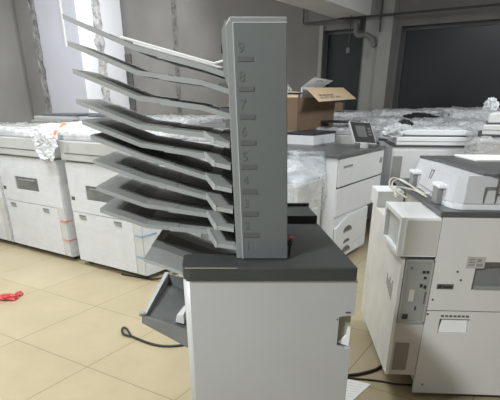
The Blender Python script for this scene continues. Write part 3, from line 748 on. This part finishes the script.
MB().box(cpt.x-.05, cpt.x+.05, cpt.y-.03, cpt.y+.03, .9822, cpt.z+.02, .004).build('panel_stalk', WHITE2, mm_)

# open flap tray beside the scanner block
mb = MB(); mb.hexa([Vector((sx+.515, sy+.03, .984)), Vector((sx+.62, sy+.05, 1.03)), Vector((sx+.62, sy+.3, 1.03)), Vector((sx+.515, sy+.3, .984)), Vector((sx+.515, sy+.03, .992)), Vector((sx+.62, sy+.05, 1.10)), Vector((sx+.62, sy+.3, 1.10)), Vector((sx+.515, sy+.3, .992))])
mb.build('bypass_tray', COVER, mm_)

# film-wrapped finishing unit in front of it
FU = RI @ (atz(298.5, 184, .80)-MO)
fu = thing('finishing_unit', 'low film-wrapped white unit attached left of the drawer copier', 'copier unit', MO, MA)
fx0, fx1 = FU.x, -.03
bx('unit_body', mat('unit_grey_white', (196, 196, 192), .45), fu, fx0, fx1, FU.y, FU.y+.6, .05, .79, .005)
bx('unit_top', mat('blue_grey_unit_top', (140, 150, 160), .35), fu, fx0+.02, fx1-.02, FU.y+.02, FU.y+.58, .7905, .80)
bx('unit_panel', WHITE2, fu, fx0-.004, fx0, FU.y+.04, FU.y+.56, .1, .76)
for x, y in ((fx0+.06, FU.y+.06), (fx1-.06, FU.y+.06), (fx0+.06, FU.y+.5), (fx1-.06, FU.y+.5)): MB().cyl((x-.015, y, .026), 'x', .025, .03, 12).build('caster', DARK, fu)
wrap('plastic_film', fx0, fx1, FU.y, FU.y+.6, .80, .42, film_mat('clear_stretch_film', .24, (225, 229, 233), bump=.35, scale=5., spread=.16), fu, .03, .02, .05, 21., .25, ftop=lambda x, y: .17*max(0, (x-fx0)/(fx1-fx0)))

# cardboard box with open flaps, standing on the scanner lid
zb = 1.1065
cA = atz(296.5, 131, zb); cB = atz(333, 126.5, zb)
ang = math.atan2(cB.y-cA.y, cB.x-cA.x); bw = (cB-cA).length
bd = .30; bh = (aty(296.5, 97.5, cA.y).z-zb)
cbt = thing('cardboard_box', 'brown open cardboard box standing on the copier right of the tower', 'box', cA, ang)
mb = MB(); th = .006
mb.box(0, bw, 0, th, 0, bh).box(0, bw, bd-th, bd, 0, bh).box(0, th, th, bd-th, 0, bh).box(bw-th, bw, th, bd-th, 0, bh).box(th, bw-th, th, bd-th, 0, th)
mb.build('box_body', CARD, cbt)
# flaps: front flap folded out toward the viewer side/right, others standing
def flap(name, a, b, c, d, m_=CARDIN):
    a, b, c, d = map(Vector, (a, b, c, d)); n_ = (b-a).cross(d-a).normalized()*.005
    return MB().hexa([a, b, c, d, a+n_, b+n_, c+n_, d+n_]).build(name, m_, cbt)
RB = Matrix.Rotation(-ang, 3, 'Z')
def BL(px, py, Y): return RB @ (aty(px, py, Y)-cA)
FL = [BL(319, 102, cA.y-.05), BL(356, 99, cB.y-.05), BL(343, 88, cB.y+.20), BL(306, 88, cA.y+.20)]
f1 = flap('box_flap', *FL)
f3 = flap('box_flap', (0, .005, bh+.002), (0, bd, bh+.002), (.10, bd-.02, bh+.07), (.08, .02, bh+.05), CARDIN)
f4 = flap('box_flap', (.0, bd, bh+.002), (bw, bd, bh+.002), (bw-.02, bd+.13, bh-.06), (.02, bd+.13, bh-.06), CARD)
# printed lettering on the flap
a_, b2, c2, d2 = FL[3], FL[2], FL[1], FL[0]
mb = MB()
def FQ(u, v): return a_*(1-u)*(1-v)+b2*u*(1-v)+c2*u*v+d2*(1-u)*v
nf = (b2-a_).cross(d2-a_).normalized()
if nf.z < 0: nf = -nf
for v0, us in ((.52, [(.12, .2), (.22, .3), (.32, .38), (.40, .5)]), (.70, [(.1, .16), (.18, .3), (.34, .44), (.5, .62)])):
    for u0, u1 in us:
        mb._add([FQ(u0, v0)+nf*.0075, FQ(u1, v0)+nf*.0075, FQ(u1, v0+.11)+nf*.0075, FQ(u0, v0+.11)+nf*.0075], [(0, 1, 2, 3)])
mb.build('flap_print', INKG, f1)
# white moulded insert with a hand hole and a clear bag in the box
ins = thing('white_insert', 'white plastic insert with a handle hole sticking out of the cardboard box', 'packaging', cA+Vector((0, 0, bh)), ang)
p4 = [BL(302, 87, cA.y+.18), BL(314, 78, cA.y+.36), BL(333, 81, cB.y+.10), BL(322, 87.5, cB.y+.0)]
p4 = [v-Vector((0, 0, bh)) for v in p4]
mb = MB()
def IQ(u, v): return p4[0]*(1-u)*(1-v)+p4[3]*u*(1-v)+p4[2]*u*v+p4[1]*(1-u)*v
cells = 12; tv = {}
for i in range(cells):
    for j in range(cells):
        u, v = (i+.5)/cells, (j+.5)/cells
        if ((u-.42)/.17)**2+((v-.74)/.13)**2 < 1: continue
        q_ = [IQ(i/cells, j/cells), IQ((i+1)/cells, j/cells), IQ((i+1)/cells, (j+1)/cells), IQ(i/cells, (j+1)/cells)]
        mb._add(q_, [(0, 1, 2, 3)]); mb._add([x+Vector((0, 0, .006)) for x in q_], [(0, 1, 2, 3)])
mb.build('insert_sheet', BRIGHT, ins)
mb = MB(); q_ = [IQ(.0, .0), IQ(1, 0)]
mb.hexa([q_[0]-Vector((0, 0, .16)), q_[1]-Vector((0, 0, .16)), q_[1]-Vector((0, -.01, .16)), q_[0]-Vector((0, -.01, .16)), q_[0], q_[1], q_[1]+Vector((0, .01, 0)), q_[0]+Vector((0, .01, 0))])
mb.build('insert_side', BRIGHT, ins)
bag = sphere_blob('clear_bag', film_mat('clear_bag_film', .35, (220, 222, 224), .8, 14.), None, tuple(cA+Matrix.Rotation(ang, 3, 'Z') @ Vector((.06, .2, bh+.03))), (.09, .09, .11), .35, 2., 3, 4, None)
tag(bag, 'clear crumpled plastic bag poking out of the cardboard box left side', 'plastic bag')
t = thing('tape_gun_arm', 'black strap across the open cardboard box left corner', 'strap', cA+Vector((0, 0, bh)), ang)
MB().prism([(.03, -.005), (.055, -.02), (.06, .16), (.035, .16)], .03, .045).build('strap', DARK, t)
t.name = 'black_strap'

# ------------------------------------------------------------------ copiers at the back right
def feeder_copier(label, loc, rz, w=.85, d=.7, hb=.95, tall=1.14, film=True, seed=1., group=None, lidm=None):
    """copier with drawers and a raised document feeder on top; front faces -y"""
    t = thing('copier', label, 'copier', loc, rz, group)
    bx('cabinet_body', WHITE, t, 0, w, .012, d, .045, hb)
    for cx in (.07, w-.07):
        for cy in (.08, d-.08): MB().cyl((cx-.015, cy, .024), 'x', .023, .03, 12).build('caster', DARK, t)
    z = .06
    for i in range(3):
        dw = bx('paper_drawer', WHITE, t, .012, w-.012, -.004, .0115, z, z+.16, .004)
        bx('drawer_handle', SLOT, dw, w*.4, w*.6, -.006, -.0035, z+.10, z+.13)
        z += .168
    bx('front_cover', WHITE, t, .012, w-.012, -.002, .0115, z, hb-.03, .004)
    bx('deck', DECK, t, -.002, w+.002, -.004, d, hb+.006, hb+.018)
    s = bx('scanner', BRIGHT, t, .03, w-.02, .0, d-.02, hb+.0185, hb+.10, .008)
    bx('scanner_seam', GREY, s, .03, w-.02, -.003, -.0005, hb+.055, hb+.06)
    bx('feeder_gap', SLOT, t, .05, w-.06, .02, d-.05, hb+.1005, hb+.112)
    MB().prism([(.06, hb+.1125), (w-.05, hb+.1125), (w-.05, tall-.03), (w-.15, tall), (.16, tall), (.06, tall-.02)], .03, d-.06, axis='y', bev=.008).build('document_feeder', lidm or BRIGHT, t)
    if film: wrap('plastic_film', 0, w, 0, d, tall+.01, hb-.05, FILM, t, .03, .02, .06, seed, .2)
    return t
def fw(px, Y): return Vector(((px-250)/530*Y, Y, 0))
rr1 = feeder_copier('wide grey-white copier with film right of the touch panel, behind the right copier', atz(393, 147, .95)*1.0-Vector((0, 0, .95)), -.12, .86, .7, .95, 1.12, film=False, seed=31.)
wrap('plastic_film', .76, .855, -.01, .66, 1.08, .86, FILM, rr1, .05, .03, .05, 33., .15)
wrap('top_film', .08, .80, .05, .64, 1.128, 1.10, FILM, rr1, .02, .01, .05, 34., .04)
pd = bx('side_strip', GREY, rr1, .012, .11, -.008, -.0045, .40, .86)
mb = MB()
mb.box(.035, .085, -.0095, -.0078, .48, .60)
mb.build('strip_print', DARK, pd)
# machine at the right edge, with white bag and dark band
rr2 = feeder_copier('tall white copier with beige side cut by the right photo edge', fw(485, 4.6), -.42, .9, .7, 1.10, 1.30, film=False, seed=41.)
wrap('plastic_film', .0, .35, -.02, .5, 1.06, .84, FILM, rr2, .05, .02, .05, 43., .2)
# rows further back
def wl(s, d_): return W(s, d_)
backs = [(-.95, -1.0, 1.19, 1), (.02, -1.05, 1.21, 2), (.98, -1.0, 1.24, 3), (1.95, -1.05, 1.26, 4), (2.95, -1.0, 1.24, 5)]
labs = ['film-wrapped copier against the back wall behind the cardboard box', 'film-wrapped copier under the narrow dark window', 'film-wrapped copier under the pier between the windows', 'film-wrapped copier under the wide dark window, left part', 'film-wrapped copier under the wide dark window, right part']
for (s_, d_, tl, sd), lb in zip(backs, labs):
    feeder_copier(lb, wl(s_, d_), A1, .9, .7, .93, tl, True, 50.+sd)
backs2 = [(-.75, -1.78, 1.12, 1), (.25, -1.78, 1.14, 2), (1.2, -1.78, 1.16, 3), (2.15, -1.78, 1.14, 4)]
labs2 = ['wrapped copier in the second back row behind the charcoal touch panel', 'wrapped copier in the second back row right of the touch panel', 'wrapped copier in the second back row carrying black film', 'wrapped copier in the second back row near the right edge']
for (s_, d_, tl, sd), lb in zip(backs2, labs2):
    feeder_copier(lb, wl(s_, d_), A1, .9, .7, .93, tl, True, 60.+sd)
# bunched film and small things on top of them
def on_top(name, m, px, py, Y, r, lab, cat, seed, amp=.45):
    c = aty(px, py, Y); return tag(sphere_blob(name, m, None, tuple(c), r, amp, 2.3, seed, 4, c.z-r[2]*.6), lab, cat)
sb_ = thing('cardboard_box', 'small brown carton far back, just right of the big cardboard box', 'box', aty(338.5, 111, 7.7), -.4)
bx('box_body', CARD, sb_, -.06, .06, 0, .10, 0, .11); bx('tape_strip', CARDIN, sb_, -.012, .012, -.002, .102, .1102, .112)
on_top('white_plastic_bag', FILMW, 491, 106, 4.8, (.06, .05, .06), 'small white crumpled bag on the copier at the right edge', 'plastic bag', 3)
on_top('black_film_bundle', FILMB, 420, 119, 6.65, (.22, .14, .06), 'black and silver bunched film lying on wrapped copiers', 'plastic film', 5)
on_top('dark_cover', FILMB, 405, 124, 5.6, (.08, .08, .04), 'small dark bundle half under clear film left of black film', 'plastic film', 9, .3)
on_top('white_film_bundle', FILMW, 399, 132, 5.5, (.16, .12, .08), 'white bunched film beside the touch panel', 'plastic film', 12)
on_top('silver_film_bundle', FILM, 440, 111.5, 7.3, (.40, .2, .045), 'silvery film heap under the wide dark window', 'plastic film', 15, .3)

# ------------------------------------------------------------------ light
def area(name, loc, size, power, rot=(0, 0, 0), colr=(1, .97, .92), sy=None):
    ld = bpy.data.lights.new(name, 'AREA'); ld.energy = power; ld.size = size; ld.color = colr
    if sy: ld.shape = 'RECTANGLE'; ld.size_y = sy
    o = bpy.data.objects.new(name, ld); col.objects.link(o); o.location = loc; o.rotation_euler = rot
    return o
def wlight(name, s_, d_, z, size, power, tilt, sy, colr=(.94, .97, 1)):
    p = W(s_, d_, z); return area(name, p, size, power, (tilt, 0, A1), colr, sy)
COOL = (.92, .965, 1)
area('ceiling_light_front', (-1.5, -.1, 2.9), .3, 185, (0, 0, -.59), COOL, .5)
area('fill_light_left', (-2.5, 3.5, 3.25), 1.0, 125, (0, 0, -.59), COOL, 1.4)  # added unseen lamp, brightens the row doors and the right copier's side
area('fill_light_middle', (-.5, 3.4, 3.25), 1.0, 72, (0, 0, -.59), COOL, 1.4)  # unseen fill, added for the right copier's left face
area('fill_light_right', (3.4, 3.6, 3.2), 1.0, 120, (math.radians(12), math.radians(30), .3), COOL, 1.4)  # fill added from the right for the drawer copier's front, no known fixture
wlight('wall_fill_left', -5.3, -4.6, 3.1, .5, 82, math.radians(62), .4)  # added fill, tilted to brighten the left walls rather than the copier tops
wlight('wall_fill_middle', -3.0, -3.2, 3.1, .5, 14, math.radians(62), .4)  # weaker added fill of the same sort, aimed at the plain back wall
wlight('pier_fill', -2.6, -1.9, 3.0, .4, 80, math.radians(30), .4)  # invented lamp, added to brighten the white pier face from the side
bpy.data.objects['pier_fill'].rotation_euler = (0, math.radians(75), A1)
wd = bpy.data.worlds.new('world'); sc.world = wd; wd.use_nodes = True
bg = wd.node_tree.nodes['Background']; bg.inputs['Color'].default_value = (.80, .85, .92, 1); bg.inputs['Strength'].default_value = .62
sc.view_settings.view_transform = 'Standard'
sc.view_settings.look = 'None'
sc.view_settings.exposure = 0
